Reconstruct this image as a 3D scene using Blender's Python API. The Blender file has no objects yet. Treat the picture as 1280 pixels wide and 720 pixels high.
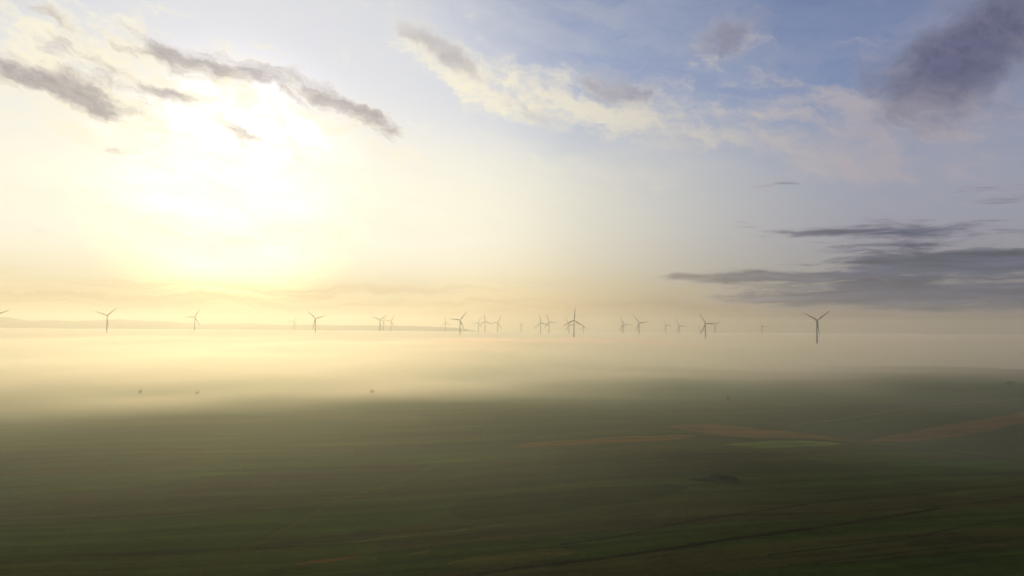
import bpy, bmesh, math, random
import numpy as np
from mathutils import Vector, Matrix

R = math.radians
random.seed(7)
rng = np.random.default_rng(11)
scene = bpy.context.scene
COL = scene.collection

# ------------------------------------------------------------------ camera
CAM_Z = 75.0
F = 865.0                       # focal length in pixels of a 1280 px wide frame
cam_d = bpy.data.cameras.new('camera')
cam = bpy.data.objects.new('camera', cam_d)
COL.objects.link(cam)
PITCH, ROLL = math.degrees(math.atan(47.5 / F)), 0.40
MC = Matrix.Rotation(R(90 + PITCH), 4, 'X') @ Matrix.Rotation(R(ROLL), 4, 'Z')
cam.matrix_world = Matrix.Translation((0, 0, CAM_Z)) @ MC
cam_d.sensor_width = 36
cam_d.lens = 36 * F / 1280
cam_d.clip_start = 0.5
cam_d.clip_end = 40000
scene.camera = cam
M3 = MC.to_3x3()


def ray(px, py):
    return (M3 @ Vector(((px - 640) / F, -(py - 360) / F, -1))).normalized()


def azel(px, py):
    d = ray(px, py)
    return math.degrees(math.atan2(d.x, d.y)), math.degrees(math.asin(d.z))


# ------------------------------------------------------------------ terrain
def H(x, y):
    if isinstance(x, float): return H_(x, y, math)
    return H_(np.asarray(x, float), np.asarray(y, float), np)


def H_(x, y, M):
    def G(x, y, cx, cy, sx, sy):
        return M.exp(-((x - cx) / sx) ** 2 - ((y - cy) / sy) ** 2)
    h = 17 * G(x, y, 760, 960, 330, 400)
    h += 6 * G(x, y, 70, 610, 250, 130)
    h -= 5 * G(x, y, 300, 470, 160, 90)
    h += 2 * G(x, y, -420, 520, 300, 160)
    h += 3 * G(x, y, 250, 860, 260, 130)
    h += 1.4 * M.sin(x / 63 + .6 * M.sin(y / 90)) * M.sin(y / 71 + 1.3)
    h += 3.0 * M.sin(x / 210 + 1.1) * M.sin(y / 170 + .4 + x / 500)
    return h


def ground_at(px, py):
    d = ray(px, py)
    t, p = 100.0, Vector((0, 0, CAM_Z))
    while t < 6000:
        q = p + d * t
        if q.z <= float(H(q.x, q.y)):
            lo, hi = t - 4, t
            for _ in range(12):
                m = (lo + hi) / 2; q = p + d * m
                if q.z <= float(H(q.x, q.y)): hi = m
                else: lo = m
            return p + d * hi
        t += 4
    return p + d * t


# ------------------------------------------------------------------ node DSL
class S:
    """A float or vector socket with arithmetic."""
    def __init__(s, nt, sock): s.nt, s.k = nt, sock
    def _m(s, op, *a, clamp=False):
        n = s.nt.nodes.new('ShaderNodeMath'); n.operation = op; n.use_clamp = clamp
        for i, v in enumerate((s,) + a):
            if isinstance(v, S): s.nt.links.new(v.k, n.inputs[i])
            else: n.inputs[i].default_value = v
        return S(s.nt, n.outputs[0])
    def __add__(s, o): return s._m('ADD', o)
    __radd__ = __add__
    def __sub__(s, o): return s._m('SUBTRACT', o)
    def __rsub__(s, o): return (s * -1) + o
    def __mul__(s, o): return s._m('MULTIPLY', o)
    __rmul__ = __mul__
    def __truediv__(s, o): return s._m('DIVIDE', o)
    def pow(s, o): return s._m('POWER', o)
    def max(s, o): return s._m('MAXIMUM', o)
    def min(s, o): return s._m('MINIMUM', o)
    def exp(s): return s._m('EXPONENT')
    def floor(s): return s._m('FLOOR')
    def clamp(s): return s._m('ADD', 0.0, clamp=True)
    def ss(s, a, b, lo=0.0, hi=1.0, kind='SMOOTHSTEP'):
        n = s.nt.nodes.new('ShaderNodeMapRange'); n.interpolation_type = kind
        s.nt.links.new(s.k, n.inputs[0])
        for i, v in zip((1, 2, 3, 4), (a, b, lo, hi)): n.inputs[i].default_value = v
        return S(s.nt, n.outputs[0])


def vec(nt, x, y, z=0.0):
    n = nt.nodes.new('ShaderNodeCombineXYZ')
    for i, v in enumerate((x, y, z)):
        if isinstance(v, S): nt.links.new(v.k, n.inputs[i])
        else: n.inputs[i].default_value = v
    return S(nt, n.outputs[0])


def sep(nt, v):
    n = nt.nodes.new('ShaderNodeSeparateXYZ'); nt.links.new(v.k, n.inputs[0])
    return [S(nt, n.outputs[i]) for i in range(3)]


def noise(nt, v, scale, detail=4, rough=.5, dist=0, color=False):
    n = nt.nodes.new('ShaderNodeTexNoise')
    nt.links.new(v.k, n.inputs['Vector'])
    n.inputs['Scale'].default_value = scale; n.inputs['Detail'].default_value = detail
    n.inputs['Roughness'].default_value = rough; n.inputs['Distortion'].default_value = dist
    return S(nt, n.outputs[1 if color else 0])


def rgb(nt, c):
    n = nt.nodes.new('ShaderNodeRGB'); n.outputs[0].default_value = (*c, 1)
    return S(nt, n.outputs[0])


def mixc(nt, f, a, b, mode='MIX'):
    n = nt.nodes.new('ShaderNodeMix'); n.data_type = 'RGBA'; n.blend_type = mode
    for i, v in ((0, f), (6, a), (7, b)):
        if isinstance(v, S): nt.links.new(v.k, n.inputs[i])
        elif i == 0: n.inputs[0].default_value = v
        else: n.inputs[i].default_value = (*v, 1)
    return S(nt, n.outputs[2])


def scalec(nt, c, f):
    n = nt.nodes.new('ShaderNodeVectorMath'); n.operation = 'SCALE'
    nt.links.new(c.k, n.inputs[0])
    if isinstance(f, S): nt.links.new(f.k, n.inputs['Scale'])
    else: n.inputs['Scale'].default_value = f
    return S(nt, n.outputs[0])


def addc(nt, a, b):
    n = nt.nodes.new('ShaderNodeVectorMath'); n.operation = 'ADD'
    nt.links.new(a.k, n.inputs[0]); nt.links.new(b.k, n.inputs[1])
    return S(nt, n.outputs[0])


def ramp(nt, f, stops, mode='LINEAR'):
    n = nt.nodes.new('ShaderNodeValToRGB'); n.color_ramp.interpolation = mode
    e = n.color_ramp.elements
    while len(e) < len(stops): e.new(.5)
    for q, (p, c) in zip(e, stops): q.position = p; q.color = (*c, 1)
    nt.links.new(f.k, n.inputs[0])
    return S(nt, n.outputs[0])


# ------------------------------------------------------------------ sun and sky
SUN_PX = (290, 225)
sd = ray(*SUN_PX)
SUN_EL = math.asin(sd.z)
SUN_AZ = math.atan2(sd.x, sd.y)             # clockwise from +Y
sun_d = bpy.data.lights.new('sun', 'SUN')
sun_d.energy = 2.0
sun_d.angle = R(0.5)
sun_d.color = (1.0, 0.84, 0.46)
sun = bpy.data.objects.new('sun', sun_d)
COL.objects.link(sun)
sun.rotation_euler = (-sd).to_track_quat('-Z', 'Y').to_euler()
sun.location = (0, 0, 400)

w = bpy.data.worlds.new('World'); scene.world = w; w.use_nodes = True
nt = w.node_tree; nt.nodes.clear()
out = nt.nodes.new('ShaderNodeOutputWorld'); bg = nt.nodes.new('ShaderNodeBackground')
nt.links.new(bg.outputs[0], out.inputs[0])
bg.inputs[1].default_value = 0.09
tc = nt.nodes.new('ShaderNodeTexCoord')
D = S(nt, tc.outputs['Generated'])
dx, dy, dz = sep(nt, D)
zc = dz.max(0.012)
sky = nt.nodes.new('ShaderNodeTexSky'); sky.sky_type = 'NISHITA'; sky.sun_disc = False
sky.sun_elevation = SUN_EL; sky.sun_rotation = SUN_AZ
sky.altitude = 100; sky.air_density = 1.0; sky.dust_density = 1.2; sky.ozone_density = 1.5
nt.links.new(vec(nt, dx, dy, zc).k, sky.inputs[0])
SKY = S(nt, sky.outputs[0])
az = dx._m('ARCTAN2', dy) * 57.29578
el = zc._m('MINIMUM', 1.0)._m('ARCSINE') * 57.29578
cosg = dx * sd.x + dy * sd.y + dz * sd.z
gam = cosg._m('MINIMUM', 1.0)._m('ARCCOSINE') * 57.29578        # angle from the sun
PPD = F * math.pi / 180

# domain warp gives the cloud outlines their ragged edges
AE = vec(nt, az, el)
w1 = noise(nt, AE, .16, 4, .55, color=True); wr, wg, wb = sep(nt, w1)
w2 = noise(nt, AE, .75, 4, .6, color=True); vr, vg, vb = sep(nt, w2)
azw = az + (wr - .5) * 6 + (vr - .5) * 2.0
elw = el + (wg - .5) * 2.4 + (vg - .5) * .9


AEW = vec(nt, azw, elw)


def blob(px, py, hl, hw, slope=0, amp=1.0):
    """One soft elliptical patch of cloud cover at a fixed direction of the sky; slope: degrees down to the east."""
    return (*azel(px, py), hl / PPD, hw / PPD, R(-slope), amp)


def total(l):
    t = None
    for a0, e0, sx, sy, rot, amp in l:
        m = nt.nodes.new('ShaderNodeMapping'); m.vector_type = 'TEXTURE'
        m.inputs['Location'].default_value = (a0, e0, 0); m.inputs['Rotation'].default_value = (0, 0, rot)
        m.inputs['Scale'].default_value = (sx, sy, 1)
        nt.links.new(AEW.k, m.inputs['Vector'])
        q = nt.nodes.new('ShaderNodeVectorMath'); q.operation = 'DOT_PRODUCT'
        nt.links.new(m.outputs[0], q.inputs[0]); nt.links.new(m.outputs[0], q.inputs[1])
        p = nt.nodes.new('ShaderNodeMath'); p.operation = 'POWER'; p.inputs[0].default_value = math.exp(-1)
        nt.links.new(q.outputs['Value'], p.inputs[1])
        g = nt.nodes.new('ShaderNodeMath'); g.operation = 'MULTIPLY_ADD'; g.inputs[1].default_value = amp; g.inputs[2].default_value = 0
        nt.links.new(p.outputs[0], g.inputs[0])
        if t is not None: nt.links.new(t, g.inputs[2])
        t = g.outputs[0]
    return S(nt, t)


def total2(l):
    global AEW
    keep = AEW; AEW = vec(nt, az + (wr - .5) * 3, el + (wg - .5) * .7 + (vg - .5) * .4)
    t = total(l); AEW = keep
    return t


def rot_noise(slope, sx, sy, scale, detail=6, rough=.6, off=0.0):
    c, s_ = math.cos(R(slope)), math.sin(R(slope))
    u = (azw * c - elw * s_) * sx + off
    v = (azw * s_ + elw * c) * sy
    return noise(nt, vec(nt, u, v, off), scale, detail, rough)


# (1) ragged cumulus shreds high up
m1 = total([
    blob(235, 72, 62, 15, 14, 1.0), blob(330, 100, 75, 15, 17, 1.0), blob(420, 122, 65, 18, 22, 1.05),
    blob(482, 153, 42, 15, 22, .95), blob(205, 52, 40, 10, 20, .5),
    blob(20, 98, 90, 13, 10, .9), blob(110, 118, 80, 13, 8, .95), blob(190, 110, 70, 9, 6, .95), blob(60, 14, 130, 12, 14, .8), blob(60, 52, 120, 8, 12, .45), blob(130, 78, 90, 8, 18, .5),
    blob(15, 80, 45, 11, 5, .8), blob(85, 88, 40, 12, 30, .7), blob(300, 163, 30, 8, 16, 1.25), blob(16, 270, 40, 8, 26, .75),
    blob(692, 253, 10, 4, 15, .75), blob(150, 185, 60, 6, 8, .5)])
n1 = rot_noise(16, .8, 2.3, .48, 8, .58)
n1b = rot_noise(14, 1.0, 1.8, .12, 3, .5, 7.3)
d1 = (m1 * 1.05 + (n1 - .5) * 2.9 + (n1b - .5) * .6 - .32).ss(0.0, 1.6, kind='LINEAR')
d1 = d1 * m1.ss(.04, .4)
# (1b) bigger cumulus with soft, sun-worn edges
m5 = total([
    blob(550, 58, 85, 24, 30, 1.2), blob(785, 112, 85, 26, 14, 1.25), blob(890, 50, 70, 30, 8, 1.15), blob(690, 150, 60, 16, 10, .6), blob(640, 120, 60, 18, 20, .5),
    blob(1250, 30, 120, 50, -20, 1.1), blob(1170, 85, 95, 55, -30, .7), blob(1265, 130, 120, 60, 0, .7), blob(930, 10, 70, 20, 0, .5)])
n6 = rot_noise(16, 1.0, 1.6, .26, 6, .56, 33.0)
d5 = (m5 * 1.0 + (n6 - .5) * 1.35 - .16).ss(0.0, 1.7) * m5.ss(.03, .4)
# (2) long flat streaks low on the east side
m2 = total2([
    blob(1160, 336, 250, 20, -1, 1.0), blob(1240, 366, 230, 20, 0, 1.25), blob(900, 345, 80, 8, 0, .6), blob(1040, 290, 120, 9, 1, 1.0), blob(960, 280, 50, 6, 4, .5), blob(1220, 286, 130, 12, -2, 1.0), blob(1240, 382, 200, 12, 0, .7), blob(1190, 322, 170, 16, 2, .7), blob(930, 350, 90, 8, 1, .55),
    blob(985, 231, 45, 5, 0, .75), blob(1262, 232, 55, 9, 3, 1.0), blob(1200, 262, 90, 7, -6, .5), blob(960, 374, 150, 7, 0, .45),
    blob(1190, 213, 90, 6, 0, .35), blob(1150, 262, 130, 6, -6, .3), blob(470, 318, 26, 2.5, 0, .35),
    blob(590, 324, 22, 3, 0, .3), blob(700, 315, 25, 2.5, 0, .3), blob(925, 280, 30, 4, 6, .45)])
az3 = az + (wr - .5) * 4; el3 = el + (wg - .5) * 1.0
n2 = noise(nt, vec(nt, az3 * .34, el3 * 2.7 + az3 * .05, 3.1), .5, 8, .62, .3)
d2 = (m2 * .92 + (n2 - .5) * 3.0 - .30).ss(0.0, 1.25, kind='LINEAR')
d2 = d2 * m2.ss(.05, .35)
# (3) soft pale tufts
m3 = total([
    blob(640, 95, 110, 32, 25, .8), blob(740, 140, 150, 30, 12, .9), blob(560, 90, 90, 18, 30, .8), blob(880, 150, 130, 26, 10, .6),
    blob(1040, 205, 140, 20, 14, .8), blob(800, 230, 140, 16, 8, .5), blob(1000, 130, 130, 30, 14, .6), blob(1080, 130, 60, 22, 10, .5), blob(90, 60, 190, 60, 14, 1.2),
    blob(80, 150, 160, 34, 10, .8), blob(400, 140, 190, 40, 18, .7), blob(1180, 150, 140, 50, -10, .7),
    blob(1260, 60, 110, 80, 0, .4), blob(940, 60, 100, 34, 10, .45)])
n3 = rot_noise(16, 1.0, 2.3, .34, 7, .62, 12.7)
d3 = (m3 * .8 + (n3 - .5) * 2.6 - .28).ss(0.0, 1.0)
# (4) faint level bands just over the horizon
n4 = noise(nt, vec(nt, az * .035, elw * .9 - az * .004, 2.2), 1.15, 5, .55)
d4 = n4.ss(.44, .66) * el.ss(.2, 1.4) * el.ss(4.4, 2.2)
n5 = rot_noise(10, .7, 2.6, .22, 6, .6, 21.0)

# tones: thin cloud passes warm light near the sun; thick cloud turns grey
far = gam.ss(15, 52)
low = (el * (-1 / 5.0)).exp()
SKY = mixc(nt, 1.0, SKY, mixc(nt, el.ss(9, 19), (1.0, 1.0, 1.0), (.73, .83, 1.18)), 'MULTIPLY')
SKY = mixc(nt, 1.0, SKY, mixc(nt, el.ss(-4, 10), (.20, .165, .125), (1.0, 1.0, 1.0)), 'MULTIPLY')
veil = mixc(nt, far, (10.6, 10.2, 8.6), (4.1, 4.1, 5.3))
veil = mixc(nt, low.clamp(), veil, mixc(nt, far, (8.4, 6.6, 3.4), (2.0, 1.5, 1.35)))
mid = el.ss(2, 7) * el.ss(19, 11)
base = mixc(nt, (mid * .45 + .24 + (n5 - .5) * .6 + low * .35).clamp(), SKY, veil)
ring = gam.ss(5, 12) * gam.ss(29, 14) * el.ss(3, 12, .9, .7)
cream = mixc(nt, el.ss(1, 7), (7.9, 6.7, 4.0), mixc(nt, el.ss(10, 20), (10.5, 10.2, 8.6), (8.3, 8.4, 8.6)))
base = mixc(nt, ring, base, cream)
lit = mixc(nt, far, (11.0, 10.2, 7.8), (4.6, 4.2, 4.7))
nt_ = rot_noise(20, 1.6, 2.6, .8, 6, .65, 51.0)
grey = scalec(nt, mixc(nt, far, (4.6, 4.2, 4.2), (1.15, 1.2, 2.05)), (nt_ - .5) * 1.1 + 1.0)
soft = mixc(nt, far, (6.6, 5.9, 5.4), (2.3, 2.3, 3.1))
c = mixc(nt, d4 * .55, base, mixc(nt, far, (7.4, 5.2, 2.9), (2.0, 1.5, 1.5)))
c = mixc(nt, d3 * .85, c, lit)
c = mixc(nt, d5.ss(0, .95) * .85, c, mixc(nt, d5.ss(.1, .6), lit, mixc(nt, d5.ss(.4, 1.1), soft, grey)))
c = mixc(nt, d1.ss(0, .85) * .86, c, mixc(nt, d1.ss(.05, .45), lit, mixc(nt, d1.ss(.3, 1.0), soft, grey)))
nu_ = noise(nt, vec(nt, az3 * .13, el3 * 1.9, 8.8), 1.0, 6, .6)
grey2 = scalec(nt, mixc(nt, far, (5.0, 4.2, 3.2), (.74, .86, 1.42)), (nu_ - .5) * 2.6 + 1.15)
c = mixc(nt, d2.ss(0, .9) * .88, c, mixc(nt, d2.ss(.0, .75), lit, grey2))
nt.links.new(c.k, bg.inputs[0])
w.cycles.sampling_method = 'MANUAL'; w.cycles.sample_map_resolution = 1024


# ------------------------------------------------------------------ materials
def mat(name, rough=.9):
    m = bpy.data.materials.new(name); m.use_nodes = True
    b = m.node_tree.nodes['Principled BSDF']; b.inputs['Roughness'].default_value = rough
    b.inputs['Specular IOR Level'].default_value = .0 if name in ('land',) or rough == .9 else .2
    return m, m.node_tree, b


def pos(nt):
    n = nt.nodes.new('ShaderNodeNewGeometry')
    return S(nt, n.outputs['Position'])


def leafy(c):
    return (c[0] * 1.04, c[1] * 1.24, c[2] * .60)


def simple(name, col, col2=None, scale=1.0, rough=.8, detail=5):
    m, t, b = mat(name, rough)
    n = noise(t, pos(t), scale, detail, .6)
    c = mixc(t, n.ss(.35, .65), col, col2 or tuple(v * .75 for v in col))
    t.links.new(c.k, b.inputs['Base Color'])
    return m


def bump(t, b, h, strength, dist):
    n = t.nodes.new('ShaderNodeBump'); n.inputs['Strength'].default_value = strength
    n.inputs['Distance'].default_value = dist
    t.links.new(h.k, n.inputs['Height']); t.links.new(n.outputs[0], b.inputs['Normal'])


def field_coords(t):
    x, y, z = sep(t, pos(t))
    wv = noise(t, vec(t, x * .0022, y * .0022, 0), 1.0, 3, .5, color=True)
    a, b_, _ = sep(t, wv)
    xx = x + (a - .5) * 160; yy = y + (b_ - .5) * 120
    th = R(14)
    s_ = xx * -math.sin(th) + yy * math.cos(th)
    l_ = xx * math.cos(th) + yy * math.sin(th)
    return x, y, s_, l_


def soil_detail(t, b, x, y, s_, l_, c, amt=.5):
    """Growth streaks along the strips, tufts and patches shared by all the land."""
    streak = noise(t, vec(t, l_ * .012, s_ * .32, 0), 1.0, 5, .6)
    patch = noise(t, vec(t, x * .018, y * .024, 3), 1.0, 6, .62)
    fine = noise(t, vec(t, x * .35, y * .35, 9), 1.0, 4, .7)
    clod = noise(t, vec(t, x * .07, y * .09, 19), 1.0, 5, .7)
    rows = noise(t, vec(t, l_ * .004, s_ * .11, 31), 1.0, 3, .5)
    k = (streak - .5) * 2.4 * amt + (rows - .5) * 3.6 * amt + (patch - .5) * 2.2 * amt + (fine - .5) * 2.2 * amt + (clod - .5) * 1.7 * amt + 1.0
    c = scalec(t, c, k.max(.25))
    hue = noise(t, vec(t, l_ * .006, s_ * .045, 15), 1.0, 4, .6)
    c = mixc(t, hue.ss(.5, .72) * .3, c, (.050, .031, .012))
    t.links.new(c.k, b.inputs['Base Color'])
    bump(t, b, streak + fine * .6 + patch, .6, .6)
    return c


def land_material():
    m, t, b = mat('land')
    x, y, s_, l_ = field_coords(t)
    cuts = (l_ * (1 / 330.)).floor()
    v = t.nodes.new('ShaderNodeTexVoronoi'); v.voronoi_dimensions = '1D'
    v.inputs['Scale'].default_value = 1.0; v.inputs['Randomness'].default_value = .9
    wcoord = s_ * (1 / 24.) + cuts * 7.37
    t.links.new(wcoord.k, v.inputs['W'])
    r, g, bb = sep(t, S(t, v.outputs['Color']))
    c = ramp(t, r, [(p_, leafy(c_)) for p_, c_ in [(0, (.028, .036, .012)), (.18, (.020, .031, .010)), (.34, (.031, .030, .013)), (.48, (.024, .037, .009)),
                    (.62, (.036, .030, .014)), (.74, (.020, .024, .013)), (.86, (.036, .042, .011)), (.95, (.044, .031, .014))]], 'CONSTANT')
    v2 = t.nodes.new('ShaderNodeTexVoronoi'); v2.voronoi_dimensions = '1D'; v2.feature = 'DISTANCE_TO_EDGE'
    v2.inputs['Scale'].default_value = 1.0; v2.inputs['Randomness'].default_value = .9
    t.links.new(wcoord.k, v2.inputs['W'])
    edge = S(t, v2.outputs['Distance']).ss(.012, .05, 1, 0)
    c = mixc(t, edge * g.ss(.55, .6) * .5, c, (.014, .015, .008))
    soil_detail(t, b, x, y, s_, l_, c, .55)
    return m


def crop_material(name, col):
    m, t, b = mat(name)
    x, y, s_, l_ = field_coords(t)
    gap = noise(t, vec(t, l_ * .022, s_ * .11, 44), 1.0, 5, .65)
    c = mixc(t, gap.ss(.45, .68) * .5, leafy(col), leafy((.026, .034, .011)))
    soil_detail(t, b, x, y, s_, l_, c, .6)
    return m


LAND = land_material()
MATS = {k: crop_material(k, v) for k, v in dict(
    rust=(.145, .050, .022), rust_dark=(.120, .044, .022), spring=(.100, .110, .018), green=(.024, .042, .009), olive=(.044, .043, .012),
    brown=(.027, .024, .012), dark=(.014, .018, .008), earth=(.010, .010, .006), pale=(.064, .068, .034), violet=(.027, .023, .018),
    straw=(.058, .045, .018)).items()}


def link(name, me, m=None, parent=None):
    o = bpy.data.objects.new(name, me); COL.objects.link(o)
    if m: me.materials.append(m)
    o.parent = parent
    return o


def tag(o, label=None, cat=None, group=None, kind=None):
    for k, v in (('label', label), ('category', cat), ('group', group), ('kind', kind)):
        if v: o[k] = v
    return o


def grid_mesh(name, X, Y, Z):
    ny, nx = X.shape
    vs = np.stack([X.ravel(), Y.ravel(), Z.ravel()], 1)
    i = np.arange(ny - 1)[:, None] * nx + np.arange(nx - 1)[None]
    fs = np.stack([i, i + 1, i + nx + 1, i + nx], -1).reshape(-1, 4)
    me = bpy.data.meshes.new(name)
    me.from_pydata(vs.tolist(), [], fs.tolist())
    me.polygons.foreach_set('use_smooth', [True] * len(me.polygons))
    return me


def axis(lo, a, b, hi, step, grow=1.12):
    mid = list(np.arange(a, b + .1, step))
    r, s_, v = [], step, mid[-1]
    while v < hi: s_ = min(s_ * grow, 260); v += s_; r.append(min(v, hi))
    l, s_, v = [], step, mid[0]
    while v > lo: s_ = min(s_ * grow, 260); v -= s_; l.append(max(v, lo))
    return np.array(l[::-1] + mid + r)


# ------------------------------------------------------------------ ground
ax = axis(-8200, -700, 900, 8200, 6)
ay = axis(-400, 150, 1300, 10600, 6)
X, Y = np.meshgrid(ax, ay)
tag(link('ground', grid_mesh('ground', X, Y, H(X, Y)), LAND), kind='structure')


def interp(pts, x):
    xs = [p[0] for p in pts]; ys = [p[1] for p in pts]
    return float(np.interp(x, xs, ys))


LIFT = [0.03]


def strip(name, upper, lower, m, step=7, rows=None):
    """A field: the land between two boundary lines, draped on the terrain."""
    LIFT[0] = (LIFT[0] + .004) if LIFT[0] < .045 else .03
    x0 = max(upper[0][0], lower[0][0]); x1 = min(upper[-1][0], lower[-1][0])
    n = max(6, int((x1 - x0) / step))
    rows_ = rows or 14
    P = np.zeros((rows_ + 1, n + 1, 3))
    for i in range(n + 1):
        px = x0 + (x1 - x0) * i / n
        j_ = .7 * math.sin(px / 17. + upper[0][1]) + .45 * math.sin(px / 7.1 + upper[0][0])
        a = ground_at(px, interp(upper, px) + j_ * .6); b = ground_at(px, interp(lower, px) + j_ * .5)
        tl = min(1, (px - x0) / 26 + (0.05 if x0 > 0 else 1)); tr = min(1, (x1 - px) / 34 + (0.05 if x1 < 1280 else 1))
        k_ = .5 * (1 - (tl * tr) ** .6)
        for j in range(rows_ + 1):
            q = a.lerp(b, k_ + (1 - 2 * k_) * j / rows_)
            P[rows_ - j, i] = (q.x, q.y, float(H(q.x, q.y)) + LIFT[0])
    me = grid_mesh(name, P[..., 0], P[..., 1], P[..., 2])
    return tag(link(name, me, m), kind='structure')


def path(name, pts, width, m, step=6):
    """A track: a band of constant real width along a line on the terrain."""
    LIFT[0] = (LIFT[0] + .004) if .06 < LIFT[0] < .08 else .062
    ctr = []
    for (xa, ya), (xb, yb) in zip(pts, pts[1:]):
        n = max(2, int(math.hypot(xb - xa, yb - ya) / step))
        for i in range(n):
            ctr.append(ground_at(xa + (xb - xa) * i / n, ya + (yb - ya) * i / n))
    ctr.append(ground_at(*pts[-1]))
    c = np.array([[q.x, q.y] for q in ctr])
    for _ in range(6):
        c[1:-1] = .25 * c[:-2] + .5 * c[1:-1] + .25 * c[2:]
    d = np.gradient(c, axis=0); d /= np.linalg.norm(d, axis=1)[:, None]
    nrm = np.stack([-d[:, 1], d[:, 0]], 1)
    wv = width * (1 + .18 * np.sin(np.arange(len(c)) * .9) + .12 * np.sin(np.arange(len(c)) * 2.3))
    rows = []
    for k in (-.5, -.17, .17, .5):
        p = c + nrm * (k * wv)[:, None]
        rows.append(np.stack([p[:, 0], p[:, 1], H(p[:, 0], p[:, 1]) + LIFT[0]], 1))
    P = np.array(rows)
    return tag(link(name, grid_mesh(name, P[..., 0], P[..., 1], P[..., 2]), m), kind='structure')


strip('field', [(-40, 598), (150, 591), (320, 580), (450, 571), (640, 566)], [(-40, 623), (150, 611), (320, 590), (450, 581), (640, 577)], MATS['green'])
strip('field', [(-40, 623), (150, 611), (320, 590), (450, 581), (640, 577), (700, 575)], [(-40, 652), (180, 647), (400, 630), (560, 611), (700, 597)], MATS['brown'])
strip('field', [(160, 571), (320, 560), (450, 550), (700, 541)], [(160, 577), (320, 566), (450, 556), (700, 548)], MATS['olive'])
strip('field', [(-40, 570), (60, 562), (250, 551), (440, 541)], [(-40, 585), (60, 574), (250, 557), (440, 544)], MATS['brown'])
strip('field', [(-40, 660), (200, 655), (420, 640), (560, 624)], [(-40, 700), (220, 694), (420, 668), (560, 650)], MATS['green'])
strip('field', [(640, 556), (700, 551), (780, 546), (872, 542)], [(640, 562), (700, 557), (790, 553), (872, 548)], MATS['rust'])
strip('field', [(835, 531), (900, 530), (960, 537), (1020, 543), (1068, 550)], [(835, 534), (900, 545), (960, 548), (1010, 549), (1068, 552)], MATS['rust'])
strip('field', [(905, 555), (960, 551), (1040, 550), (1068, 552)], [(905, 557), (960, 560), (1020, 558), (1068, 554)], MATS['spring'])
strip('field', [(1085, 550), (1150, 537), (1200, 529), (1300, 511)], [(1085, 553), (1160, 550), (1210, 544), (1300, 524)], MATS['rust_dark'])
strip('field', [(700, 541), (790, 534), (850, 534), (900, 541)], [(700, 545), (790, 540), (850, 540), (900, 544)], MATS['olive'])
strip('field', [(960, 507), (1040, 501), (1130, 496), (1210, 492)], [(960, 513), (1040, 507), (1130, 500), (1210, 495)], MATS['green'])
strip('field', [(930, 518), (1040, 508), (1130, 501), (1300, 492)], [(930, 530), (1060, 522), (1140, 511), (1300, 500)], MATS['violet'])
strip('field', [(1080, 545), (1140, 530), (1200, 519), (1300, 507)], [(1080, 549), (1140, 537), (1200, 528), (1300, 511)], MATS['dark'])
strip('field', [(1110, 573), (1200, 574), (1300, 580)], [(1110, 586), (1200, 592), (1300, 590)], MATS['green'])
strip('field', [(1120, 553), (1180, 551), (1300, 528)], [(1120, 557), (1200, 563), (1300, 574)], MATS['dark'])
strip('field', [(1150, 612), (1220, 603), (1300, 592)], [(1150, 618), (1220, 622), (1300, 612)], MATS['olive'])
strip('field', [(1010, 567), (1060, 566), (1160, 568)], [(1010, 578), (1060, 580), (1160, 572)], MATS['olive'])
strip('field', [(370, 703), (410, 699), (452, 694)], [(370, 707), (410, 703), (452, 697)], MATS['rust_dark'])
strip('field', [(510, 693), (546, 684)], [(510, 695), (546, 688)], MATS['rust_dark'])
strip('field', [(560, 700), (640, 690), (720, 682)], [(560, 712), (640, 706), (720, 696)], MATS['straw'])
strip('field', [(640, 582), (760, 574), (900, 566), (1000, 566)], [(640, 596), (760, 585), (900, 574), (1000, 571)], MATS['dark'])
strip('field', [(560, 627), (700, 612), (860, 603)], [(560, 652), (700, 640), (860, 618)], MATS['dark'])

path('track', [(560, 723), (640, 711), (740, 700), (800, 691), (852, 684), (905, 675), (960, 668), (1045, 656), (1115, 646), (1175, 635)], 2.6, MATS['earth'])
path('track', [(700, 681), (780, 670), (815, 661), (865, 651), (960, 637), (1025, 628), (1085, 620)], 1.5, MATS['earth'])
path('track', [(320, 690), (410, 681), (500, 671), (560, 665), (620, 657), (680, 646)], 1.0, MATS['pale'])
path('track', [(225, 726), (280, 697), (328, 677), (352, 664), (378, 650), (420, 626), (455, 616), (495, 604), (540, 583), (595, 572), (650, 568)], 2.2, MATS['olive'])
path('track', [(-20, 656), (90, 652), (180, 647), (280, 640), (400, 629)], 1.2, MATS['pale'])
path('gully', [(1000, 549), (1040, 552), (1080, 556), (1130, 560), (1200, 567), (1300, 580)], 8, MATS['earth'])
path('ditch', [(880, 546), (920, 549), (960, 549.5), (1010, 549.5), (1050, 552)], 6, MATS['earth'])
path('track', [(820, 514), (876, 518), (921, 524), (980, 530), (1020, 540)], 5, MATS['straw'])
path('track', [(1060, 531), (1080, 527), (1140, 516), (1200, 509), (1300, 503)], 6, MATS['olive'])
path('track', [(990, 531), (1060, 523), (1130, 511), (1200, 504), (1300, 498)], 4, MATS['pale'])
path('track', [(640, 548), (740, 536), (830, 536), (930, 548)], 3, MATS['earth'])
path('track', [(960, 694), (1045, 684), (1130, 674), (1220, 655), (1300, 645)], 1.3, MATS['dark'])
path('track', [(985, 707), (1100, 694), (1220, 680), (1300, 668)], 1.2, MATS['dark'])

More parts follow.
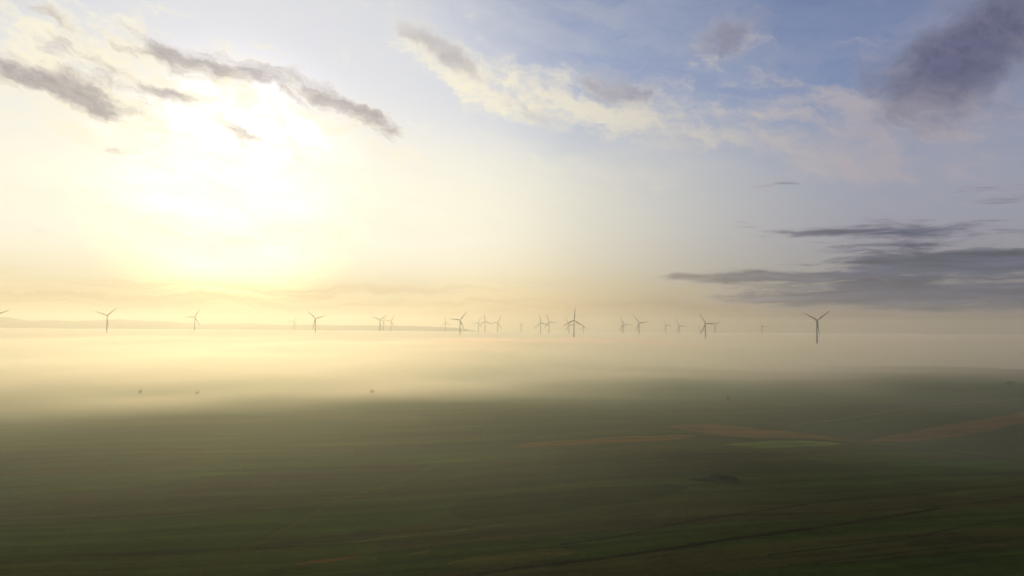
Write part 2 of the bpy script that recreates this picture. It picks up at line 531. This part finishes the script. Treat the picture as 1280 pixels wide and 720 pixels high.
# ------------------------------------------------------------------ distant hills
sil = [(-900, 400), (-500, 397), (-200, 399), (-60, 398), (-30, 396), (5, 392.5), (14, 393.8), (23, 397.5), (39, 399.2), (62, 397.6), (94, 399.4),
       (133, 397.2), (150, 396.0), (180, 398.8), (214, 399.4), (222, 401), (251, 404), (310, 402.2), (355, 405), (394, 404.6),
       (420, 405.5), (480, 405.8), (523, 406.8), (570, 409.5), (600, 414), (700, 417), (900, 418), (1600, 423)]
HY = 9500.0
xs = np.linspace(-7900, 7900, 420)
rows, zs = [], []
for k, (dy_, f_) in enumerate([(-900, 0), (-600, .35), (-300, .78), (0, 1.0), (350, .7), (700, .2), (900, -.1)]):
    rows.append((dy_, f_))
XX = np.zeros((len(rows), len(xs))); YY = XX.copy(); ZZ = XX.copy()
for i, x in enumerate(xs):
    px = 640 + F * x / HY
    py = interp(sil, px)
    d = ray(px, py)
    top = CAM_Z + HY * d.z / d.y
    top -= .25 * max(0, top - 40)
    for j, (dy_, f_) in enumerate(rows):
        XX[j, i] = x; YY[j, i] = HY + dy_
        ZZ[j, i] = -3 + (top + 3) * max(f_, 0) + (3 * math.sin(x / 130. + j) + 2 * math.sin(x / 47. + 2 * j)) * (0 < f_ < 1) - 15 * (f_ <= 0)
HILL = simple('hill_cover', (.05, .07, .035), (.035, .05, .03), .004)
tag(link('hills', grid_mesh('hills', XX, YY, ZZ), HILL), kind='structure')


# ------------------------------------------------------------------ haze and fog
def volume_mat(name, density, color, g):
    m = bpy.data.materials.new(name); m.use_nodes = True
    t = m.node_tree; t.nodes.clear()
    o = t.nodes.new('ShaderNodeOutputMaterial'); v = t.nodes.new('ShaderNodeVolumePrincipled')
    v.inputs['Density'].default_value = density; v.inputs['Color'].default_value = (*color, 1)
    v.inputs['Anisotropy'].default_value = g
    t.links.new(v.outputs[0], o.inputs['Volume'])
    return m


def box_mesh(name, lo, hi):
    bm = bmesh.new(); bmesh.ops.create_cube(bm, size=1)
    for v in bm.verts:
        v.co = Vector([(lo[i] + hi[i]) / 2 + v.co[i] * (hi[i] - lo[i]) for i in range(3)])
    me = bpy.data.meshes.new(name); bm.to_mesh(me); bm.free()
    return me


HAZE_D, FOG_D = 0.00014, 0.0085
MIST_D = 0.0018
tag(link('haze', box_mesh('haze', (-8250, -450, -24), (8250, 10650, 196)), volume_mat('haze_air', HAZE_D, (.93, .89, .81), .56)),
    'thin pale haze in the air over the whole plain', 'haze', kind='stuff')

ph = rng.uniform(0, 6.28, 40); th_ = rng.uniform(0, 6.28, 40)


def waves(x, y, lams, amps):
    z = 0
    for i, (l, a) in enumerate(zip(lams, amps)):
        for q in range(3):
            k = (i * 3 + q) % 40
            z = z + a / 1.7 * np.sin((x * np.cos(th_[k]) + y * np.sin(th_[k])) * 6.283 / l + ph[k])
    return z


def fog_top(x, y):
    edge = 632 + .32 * np.clip(x, -1500, 0) + .24 * np.clip(x, 0, 600) + 60 * np.sin(x / 190. + .5) + 30 * np.sin(x / 77.)
    e = y - edge + waves(x, y, [260, 130], [45, 20])
    r = np.where(e > 0, 1 - np.exp(-(np.maximum(e, 0) / 700.) ** 1.3), e / 90.)
    g = H(x, y)
    big = waves(x, y, [2300, 1100, 520, 240], [1.6, 1.8, 1.5, .8])
    far_ = 1 - .97 / (1 + np.exp(-(y - 4700 - .12 * x - waves(x, y, [1700, 800], [260, 140])) / 520.))
    r = np.where(e > 0, r * far_, r)
    big = big * far_
    return np.maximum(-14.0, np.where(e > 0, g + (34 - g) * r, g + 34 * r) + big * np.clip(e / 500., 0, 1))


def air_body(name, FX, FY, FZ, m, label):
    """A closed body of misty air: shaped top, level underside below the land."""
    ny, nx = FX.shape
    vs = np.stack([FX.ravel(), FY.ravel(), FZ.ravel()], 1).tolist()
    idx = np.arange(len(vs)).reshape(ny, nx)
    fs = np.stack([idx[:-1, :-1], idx[:-1, 1:], idx[1:, 1:], idx[1:, :-1]], -1).reshape(-1, 4).tolist()
    ring = list(idx[0, :]) + list(idx[1:, -1]) + list(idx[-1, -2::-1]) + list(idx[-2:0:-1, 0])
    low0, n = len(vs), len(ring)
    for r_ in ring: vs.append((vs[r_][0], vs[r_][1], -20.0))
    for i in range(n):
        a, b = int(ring[i]), int(ring[(i + 1) % n])
        fs.append([b, a, low0 + i, low0 + (i + 1) % n])
    fs.append([low0 + i for i in range(n)][::-1])
    me = bpy.data.meshes.new(name); me.from_pydata(vs, [], fs)
    bm = bmesh.new(); bm.from_mesh(me); bmesh.ops.recalc_face_normals(bm, faces=bm.faces); bm.to_mesh(me); bm.free()
    tag(link(name, me, m), label, name, kind='stuff')


FX, FY = np.meshgrid(axis(-8100, -1500, 1800, 8100, 16, 1.08), axis(120, 250, 3600, 10500, 16, 1.05))
air_body('fog', FX, FY, fog_top(FX, FY), volume_mat('fog_air', FOG_D, (.95, .77, .68), .67), 'bank of low ground fog filling the plain')


def mist_top(x, y):
    edge = 225 + .30 * np.clip(x, -900, 900)
    e = y - edge + waves(x, y, [330, 170], [26, 12])
    r = np.where(e > 0, 1 - np.exp(-np.maximum(e, 0) / 620.), e / 60.)
    g = H(x, y)
    r = np.where(e > 0, r * (1 - .90 / (1 + np.exp(-(y - 4600) / 600.))), r)
    return np.maximum(-15.0, np.where(e > 0, g + (52 - g) * r, g + 47 * r) + waves(x, y, [1900, 900, 400], [1.5, 1.5, 1]) * np.clip(e / 900., 0, 1))


FX, FY = np.meshgrid(axis(-8050, -1400, 1600, 8050, 20, 1.1), axis(60, 100, 3000, 10450, 20, 1.06))
air_body('mist', FX, FY, np.minimum(mist_top(FX, FY), 34) + .003, volume_mat('mist_air', MIST_D, (.85, .90, .76), .60), 'thin green tinged veil of mist over the fields before the fog')


def veil_top(x, y, k):
    """Upper, ever thinner skins of the fog: its top has no hard surface."""
    e = y - (740 + 150 * k + .30 * np.clip(x, -1500, 0) + .08 * np.clip(x, 0, 700)) + waves(x + 300 * k, y, [700, 300], [60, 30])
    r = np.where(e > 0, 1 - np.exp(-np.maximum(e, 0) / (700. + 150 * k)), e / 60.)
    r = np.where(e > 0, r * (1 - .93 / (1 + np.exp(-(y - 5300 + 350 * k - waves(x + 700 * k, y, [1900, 900], [260, 140])) / 700.))), r)
    return np.maximum(-15.5 - .5 * k, (40 + 7 * k) * r + waves(x * 1.1, y + 900 * k, [2100, 1000, 450], [2.2, 1.8, 1]) * np.clip(e / 900., 0, 1))


for k, dn in enumerate((.0018, .0012, .0008, .0005, .00028)):
    FX, FY = np.meshgrid(axis(-8000 + 20 * k, -1400, 1600, 8000 - 20 * k, 32, 1.12), axis(200, 300, 3600, 10400 - 20 * k, 32, 1.08))
    air_body('mist', FX, FY, veil_top(FX, FY, k), volume_mat('veil_air', dn, (.90, .84, .75), .52),
             ('lowest', 'second', 'third', 'fourth', 'highest')[k] + ' thin skin of mist over the fog bank')


# ------------------------------------------------------------------ wind turbines
PAINT = simple('turbine_paint', (.30, .30, .29), (.24, .24, .23), .3, .5)
BL = 50.0


def lathe(name, prof, seg=20, axis_='Z'):
    bm = bmesh.new(); rings = []
    for r_, z in prof:
        rings.append([bm.verts.new((r_ * math.cos(t * 2 * math.pi / seg), r_ * math.sin(t * 2 * math.pi / seg), z)) for t in range(seg)])
    for a, b in zip(rings, rings[1:]):
        for i in range(seg): bm.faces.new((a[i], a[(i + 1) % seg], b[(i + 1) % seg], b[i]))
    bm.faces.new(rings[0][::-1]); bm.faces.new(rings[-1])
    if axis_ == 'Y':
        bmesh.ops.rotate(bm, verts=bm.verts, matrix=Matrix.Rotation(R(90), 3, 'X'))
    for f in bm.faces: f.smooth = len(f.verts) == 4
    me = bpy.data.meshes.new(name); bm.to_mesh(me); bm.free()
    me.materials.append(PAINT)
    return me


def nacelle_mesh():
    bm = bmesh.new(); rings = []
    for y, hw_, zb, zt in [(-3.0, 1.25, -1.2, 1.3), (-2.4, 1.75, -1.8, 1.9), (0, 1.95, -2.0, 2.1), (5, 1.9, -1.9, 2.1), (8.2, 1.6, -1.2, 1.9), (8.8, 1.2, -.7, 1.5)]:
        pts = []
        for t in range(16):
            a = t * 2 * math.pi / 16
            c, s_ = math.cos(a), math.sin(a)
            e = .45
            px_ = math.copysign(abs(c) ** e, c) * hw_
            pz_ = math.copysign(abs(s_) ** e, s_) * (zt - zb) / 2 + (zt + zb) / 2
            pts.append(bm.verts.new((px_, y, pz_)))
        rings.append(pts)
    for a, b in zip(rings, rings[1:]):
        for i in range(16): bm.faces.new((a[i], a[(i + 1) % 16], b[(i + 1) % 16], b[i]))
    bm.faces.new(rings[0]); bm.faces.new(rings[-1][::-1])
    bmesh.ops.recalc_face_normals(bm, faces=bm.faces)
    me = bpy.data.meshes.new('nacelle'); bm.to_mesh(me); bm.free(); me.materials.append(PAINT)
    return me


def blade_mesh():
    """Along +X from the hub; the rotor plane is XZ, wind along Y."""
    bm = bmesh.new(); rings = []
    for t, chord, thick, tw in [(.02, 2.0, 1.9, 0), (.06, 2.0, 1.8, 4), (.13, 3.0, 1.3, 14), (.22, 3.7, .95, 13), (.35, 3.1, .65, 9),
                                (.5, 2.5, .48, 6), (.65, 2.0, .34, 4), (.8, 1.5, .24, 2), (.92, 1.0, .15, 1), (.985, .55, .08, 0), (1.0, .15, .03, 0)]:
        pts = []
        for k in range(12):
            a = k * 2 * math.pi / 12
            chord_ = chord * (1 + .25 * min(1, t * 6))
            u = math.cos(a) * chord_ / 2 - chord * .18 * min(1, t * 6)
            v = math.sin(a) * thick / 2 * (1 + .5 * math.cos(a) * min(1, t * 5))
            c, s_ = math.cos(R(tw)), math.sin(R(tw))
            pts.append(bm.verts.new((t * BL, v * c - u * s_ - 1.4 * t * t, u * c + v * s_)))
        rings.append(pts)
    for a, b in zip(rings, rings[1:]):
        for i in range(12): bm.faces.new((a[i], a[(i + 1) % 12], b[(i + 1) % 12], b[i]))
    bm.faces.new(rings[0]); bm.faces.new(rings[-1][::-1])
    bmesh.ops.recalc_face_normals(bm, faces=bm.faces)
    for f in bm.faces: f.smooth = True
    me = bpy.data.meshes.new('blade'); bm.to_mesh(me); bm.free(); me.materials.append(PAINT)
    return me


NAC, BLADE = nacelle_mesh(), blade_mesh()
HUBM = lathe('hub', [(.2, -2.9 + 3), (1.5, .1), (1.95, .9), (1.9, 1.6), (1.5, 2.4), (.8, 2.95), (.1, 3.15)], 20, 'Y')
TOWERS = {}


def tower_mesh(h):
    return lathe('tower', [(2.9, -2.5), (2.9, 0.0), (2.45, .3), (2.25, h * .25), (2.0, h * .5), (1.7, h * .78), (1.45, h - 1.9)], 24)


# hub x, hub y, blade length as seen, angle of the first blade, label
TURB = [
 (-3, 392.4, 16, 20, 'wind turbine cut off by the picture edge, one raised blade tip showing above the hills'),
 (133.6, 394.3, 15.2, 40, 'grey turbine before the low hills, its blades in a Y, second from the picture edge'),
 (243.4, 396.2, 12.8, 62, 'pale turbine alone under the bright sun glow, one blade level and one raised steeply'),
 (367.4, 402.3, 8, 65, 'very faint far turbine just beside the one with a wide V of blades'),
 (394.3, 398.1, 14.2, 17, 'lone turbine with two raised blades in a wide V, between faint and tight groups'),
 (474.9, 399.8, 12.2, 37, 'foremost turbine of the tight trio, its blades in a wide Y'),
 (479.2, 401.3, 8.2, 50, 'faint small turbine squeezed in the middle of the tight trio'),
 (488.8, 401.2, 10, 61, 'trio turbine with one blade level towards its neighbours and one raised steeply'),
 (557.0, 403.6, 7.8, 98, 'small faint turbine with an upright blade next to a larger one with a level blade'),
 (575.2, 400.1, 14.4, 54, 'larger turbine with one blade level and one raised diagonally, beside a small faint one'),
 (598.0, 403.4, 8.4, 68, 'smallest turbine of the evenly spaced three, partly crossed by its neighbour blade'),
 (606.4, 401.5, 10.6, 97, 'middle turbine of the evenly spaced three, one blade straight up'),
 (622.2, 403.3, 10.2, 64, 'turbine of the evenly spaced three with a level blade meeting its neighbour'),
 (651.6, 405.4, 5.4, 128, 'tiny remote turbine standing alone in the gap between two groups'),
 (676.1, 403.3, 11.6, 102, 'darker turbine of a close pair, a blade almost upright and one low to the side'),
 (686.4, 402.2, 11.0, 112, 'lighter turbine of a close pair, a blade leaning back and one level'),
 (717.8, 400.3, 16.6, 87, 'tall dark turbine at the centre of the row, one blade pointing straight up'),
 (711.4, 405.9, 11.0, 120, 'pale turbine just behind the tall dark one with the upright blade'),
 (729.6, 408.7, 6, 92, 'tiny faint turbine under the lowered blade tip of the tall dark one'),
 (779.9, 405.4, 10.8, 118, 'front turbine of two that overlap almost exactly, one blade level'),
 (777.7, 406.8, 6.8, 103, 'small turbine mostly hidden behind another almost exactly in line'),
 (799.2, 403.7, 12.9, 9, 'dark turbine with an open V of blades and one blade hanging beside the tower'),
 (832.7, 406.5, 8, 119, 'fainter, smaller turbine of two alike in the same blade pose'),
 (849.2, 407.5, 10.8, 120, 'clearer, larger turbine of two alike in the same blade pose'),
 (882.2, 404.4, 16, 4, 'large dark turbine in front of two small ones, its level blade reaching one of them'),
 (876.0, 412.5, 7, 126, 'low faint turbine sunk in the fog under the lowered blade of a large dark one'),
 (893.8, 406.9, 9.2, 42, 'small turbine with a shallow Y of blades, touched by the large one level blade'),
 (953.1, 408.0, 7.6, 120, 'small faint turbine standing alone next to the largest one'),
 (1021.7, 400.1, 21, 36, 'largest and nearest turbine at the end of the row, its blades in a clear Y'),
]
WIND = R(8)
for k, (hx, hy, L, a0, label) in enumerate(TURB):
    Dm = min(BL * F / L, 4600)
    d = ray(hx, hy)
    p = Vector((0, 0, CAM_Z)) + d * (Dm / d.y)
    sc = Dm * L / F / BL
    zb = float(H(p.x, p.y))
    h = p.z - zb
    root = bpy.data.objects.new('wind_turbine', None); COL.objects.link(root)
    root.location = (p.x, p.y, zb); root.rotation_euler = (0, 0, WIND)
    root.empty_display_size = 5
    tag(root, label, 'wind turbine', 'wind turbines rising out of the fog')
    link('tower', tower_mesh(h), None, root).location = (0, 3.6, 0)
    link('nacelle', NAC, None, root).location = (0, 3.6, h)
    link('hub', HUBM, None, root).location = (0, .8, h)
    for q in range(3):
        b = link('blade', BLADE, None, root)
        b.location = (0, -.6, h); b.scale = (sc, sc, sc)
        b.rotation_euler = (0, -R(a0 + 120 * q), 0)


# ------------------------------------------------------------------ trees, shrubs, poles, shed
LEAF = simple('leaf', (.015, .021, .009), (.010, .014, .006), .8, .7)
TREE_LEAF = simple('tree_leaf', (.040, .050, .022), (.028, .036, .016), .8, .7)
BARK = simple('bark', (.05, .04, .03), None, 2, .9)
WOODP = simple('pole_wood', (.020, .018, .015), None, 2, .9)


def leaf_cloud(name, centres, n, size, rnd):
    vs, fs = [], []
    for _ in range(n):
        (cx, cy, cz, rx, ry, rz) = rnd.choice(centres)
        v = Vector((rnd.gauss(0, 1), rnd.gauss(0, 1), rnd.gauss(0, 1))).normalized() * (rnd.random() ** .45)
        c = Vector((cx + v.x * rx, cy + v.y * ry, cz + v.z * rz))
        if c.z < .1: c.z = rnd.uniform(.1, .5)
        a = Vector((rnd.gauss(0, 1), rnd.gauss(0, 1), rnd.gauss(0, .7))).normalized()
        b = a.cross(Vector((rnd.gauss(0, 1), rnd.gauss(0, 1), rnd.gauss(0, 1)))).normalized()
        s_ = size * rnd.uniform(.6, 1.3)
        i = len(vs)
        vs += [c - a * s_, c + b * s_ * .6, c + a * s_, c - b * s_ * .6]
        fs.append((i, i + 1, i + 2, i + 3))
    me = bpy.data.meshes.new(name); me.from_pydata(vs, [], fs)
    return me


def limb(bm, a, b, r0, r1, seg=7):
    a, b = Vector(a), Vector(b); z = (b - a).normalized(); x = z.orthogonal().normalized(); y = z.cross(x)
    A = [bm.verts.new(a + (x * math.cos(t * 6.2832 / seg) + y * math.sin(t * 6.2832 / seg)) * r0) for t in range(seg)]
    B = [bm.verts.new(b + (x * math.cos(t * 6.2832 / seg) + y * math.sin(t * 6.2832 / seg)) * r1) for t in range(seg)]
    for i in range(seg): bm.faces.new((A[i], A[(i + 1) % seg], B[(i + 1) % seg], B[i]))
    bm.faces.new(A[::-1]); bm.faces.new(B)


def tree(px, py, h, wd, label, seed):
    rnd = random.Random(seed)
    g = ground_at(px, py)
    root = bpy.data.objects.new('tree', None); COL.objects.link(root); root.location = g
    tag(root, label, 'tree', 'lone trees at the edge of the fog')
    bm = bmesh.new()
    limb(bm, (0, 0, -.3), (0, 0, h * .35), .28, .2); limb(bm, (0, 0, h * .35), (.2, .1, h * .75), .2, .06)
    cs = []
    for _ in range(11):
        a = rnd.uniform(0, 6.28); r_ = rnd.uniform(.1, .36) * wd
        z = rnd.uniform(.38, .86) * h
        e = (math.cos(a) * r_, math.sin(a) * r_, z)
        limb(bm, (0, 0, z * .6), e, .09, .03, 5)
        cs.append((*e, wd * .2, wd * .2, h * .13))
    me = bpy.data.meshes.new('trunk'); bm.to_mesh(me); bm.free()
    link('trunk', me, BARK, root)
    link('crown', leaf_cloud('crown', cs, 2600, .2, rnd), TREE_LEAF, root)


tree(175, 494, 6.0, 4.0, 'blurred tree deepest in the glowing fog under the sun side', 1)
tree(246, 495, 5.5, 4.6, 'dim round tree half dissolved in warm fog', 2)
tree(465, 494, 6.0, 4.6, 'grey green tree just in front of the fog towards the middle', 3)
tree(910, 503, 6.0, 4.0, 'small dark tree on the slope below the large dark turbine', 4)
tree(1262, 484, 7.0, 12.0, 'broad dark tree on the shaded hillside near the picture edge', 5)

# thicket in the meadow
g = ground_at(893, 601)
root = bpy.data.objects.new('shrub_thicket', None); COL.objects.link(root); root.location = g
tag(root, 'long dark clump of shrubs alone in the green meadow', 'shrubs')
rnd = random.Random(5)
cs = []
for i in range(22):
    t = i / 21; x = -10.5 + 21 * t
    hh = 1.1 + 2.3 * math.exp(-((t - .66) / .26) ** 2) + rnd.uniform(-.3, .3)
    yy = rnd.uniform(-1.8, 1.8)
    cs.append((x, yy, hh * .5, 1.5, 2.0, hh * .55))
    bm = bmesh.new(); limb(bm, (x, yy, -.2), (x + rnd.uniform(-.5, .5), yy, hh * .8), .09, .03, 5)
    me = bpy.data.meshes.new('stem'); bm.to_mesh(me); bm.free()
    link('stem', me, BARK, root)
link('foliage', leaf_cloud('foliage', cs, 9000, .17, rnd), LEAF, root)


def utility_pole(px, py, h, label):
    g = ground_at(px, py)
    root = bpy.data.objects.new('utility_pole', None); COL.objects.link(root); root.location = g
    tag(root, label, 'utility pole', 'utility poles in the olive field')
    bm = bmesh.new(); limb(bm, (0, 0, -.5), (0, 0, h), .17, .12, 10)
    me = bpy.data.meshes.new('pole'); bm.to_mesh(me); bm.free(); link('pole', me, WOODP, root)
    bm = bmesh.new(); limb(bm, (-1.0, -.2, h - .5), (1.0, -.2, h - .5), .08, .08, 6)
    me = bpy.data.meshes.new('crossarm'); bm.to_mesh(me); bm.free(); link('crossarm', me, WOODP, root)
    for x in (-.85, 0, .85):
        bm = bmesh.new(); limb(bm, (x, -.2, h - .42), (x, -.2, h - .1), .06, .04, 6)
        me = bpy.data.meshes.new('insulator'); bm.to_mesh(me); bm.free(); link('insulator', me, WOODP, root)


utility_pole(522.5, 560, 8.2, 'thin wooden pole in the olive strip, the lower and nearer one')
utility_pole(602, 551.5, 8.0, 'thin wooden pole in the olive strip, the farther one uphill')

# ------------------------------------------------------------------ render settings
scene.view_settings.view_transform = 'Standard'
scene.view_settings.look = 'None'
scene.view_settings.exposure = 0.0
scene.view_settings.gamma = 1
scene.render.engine = 'CYCLES'
cy = scene.cycles
cy.use_denoising = True
cy.denoiser = 'OPENIMAGEDENOISE'
cy.max_bounces = 8
cy.volume_bounces = 2
cy.diffuse_bounces = 2
cy.transparent_max_bounces = 64
cy.use_adaptive_sampling = False
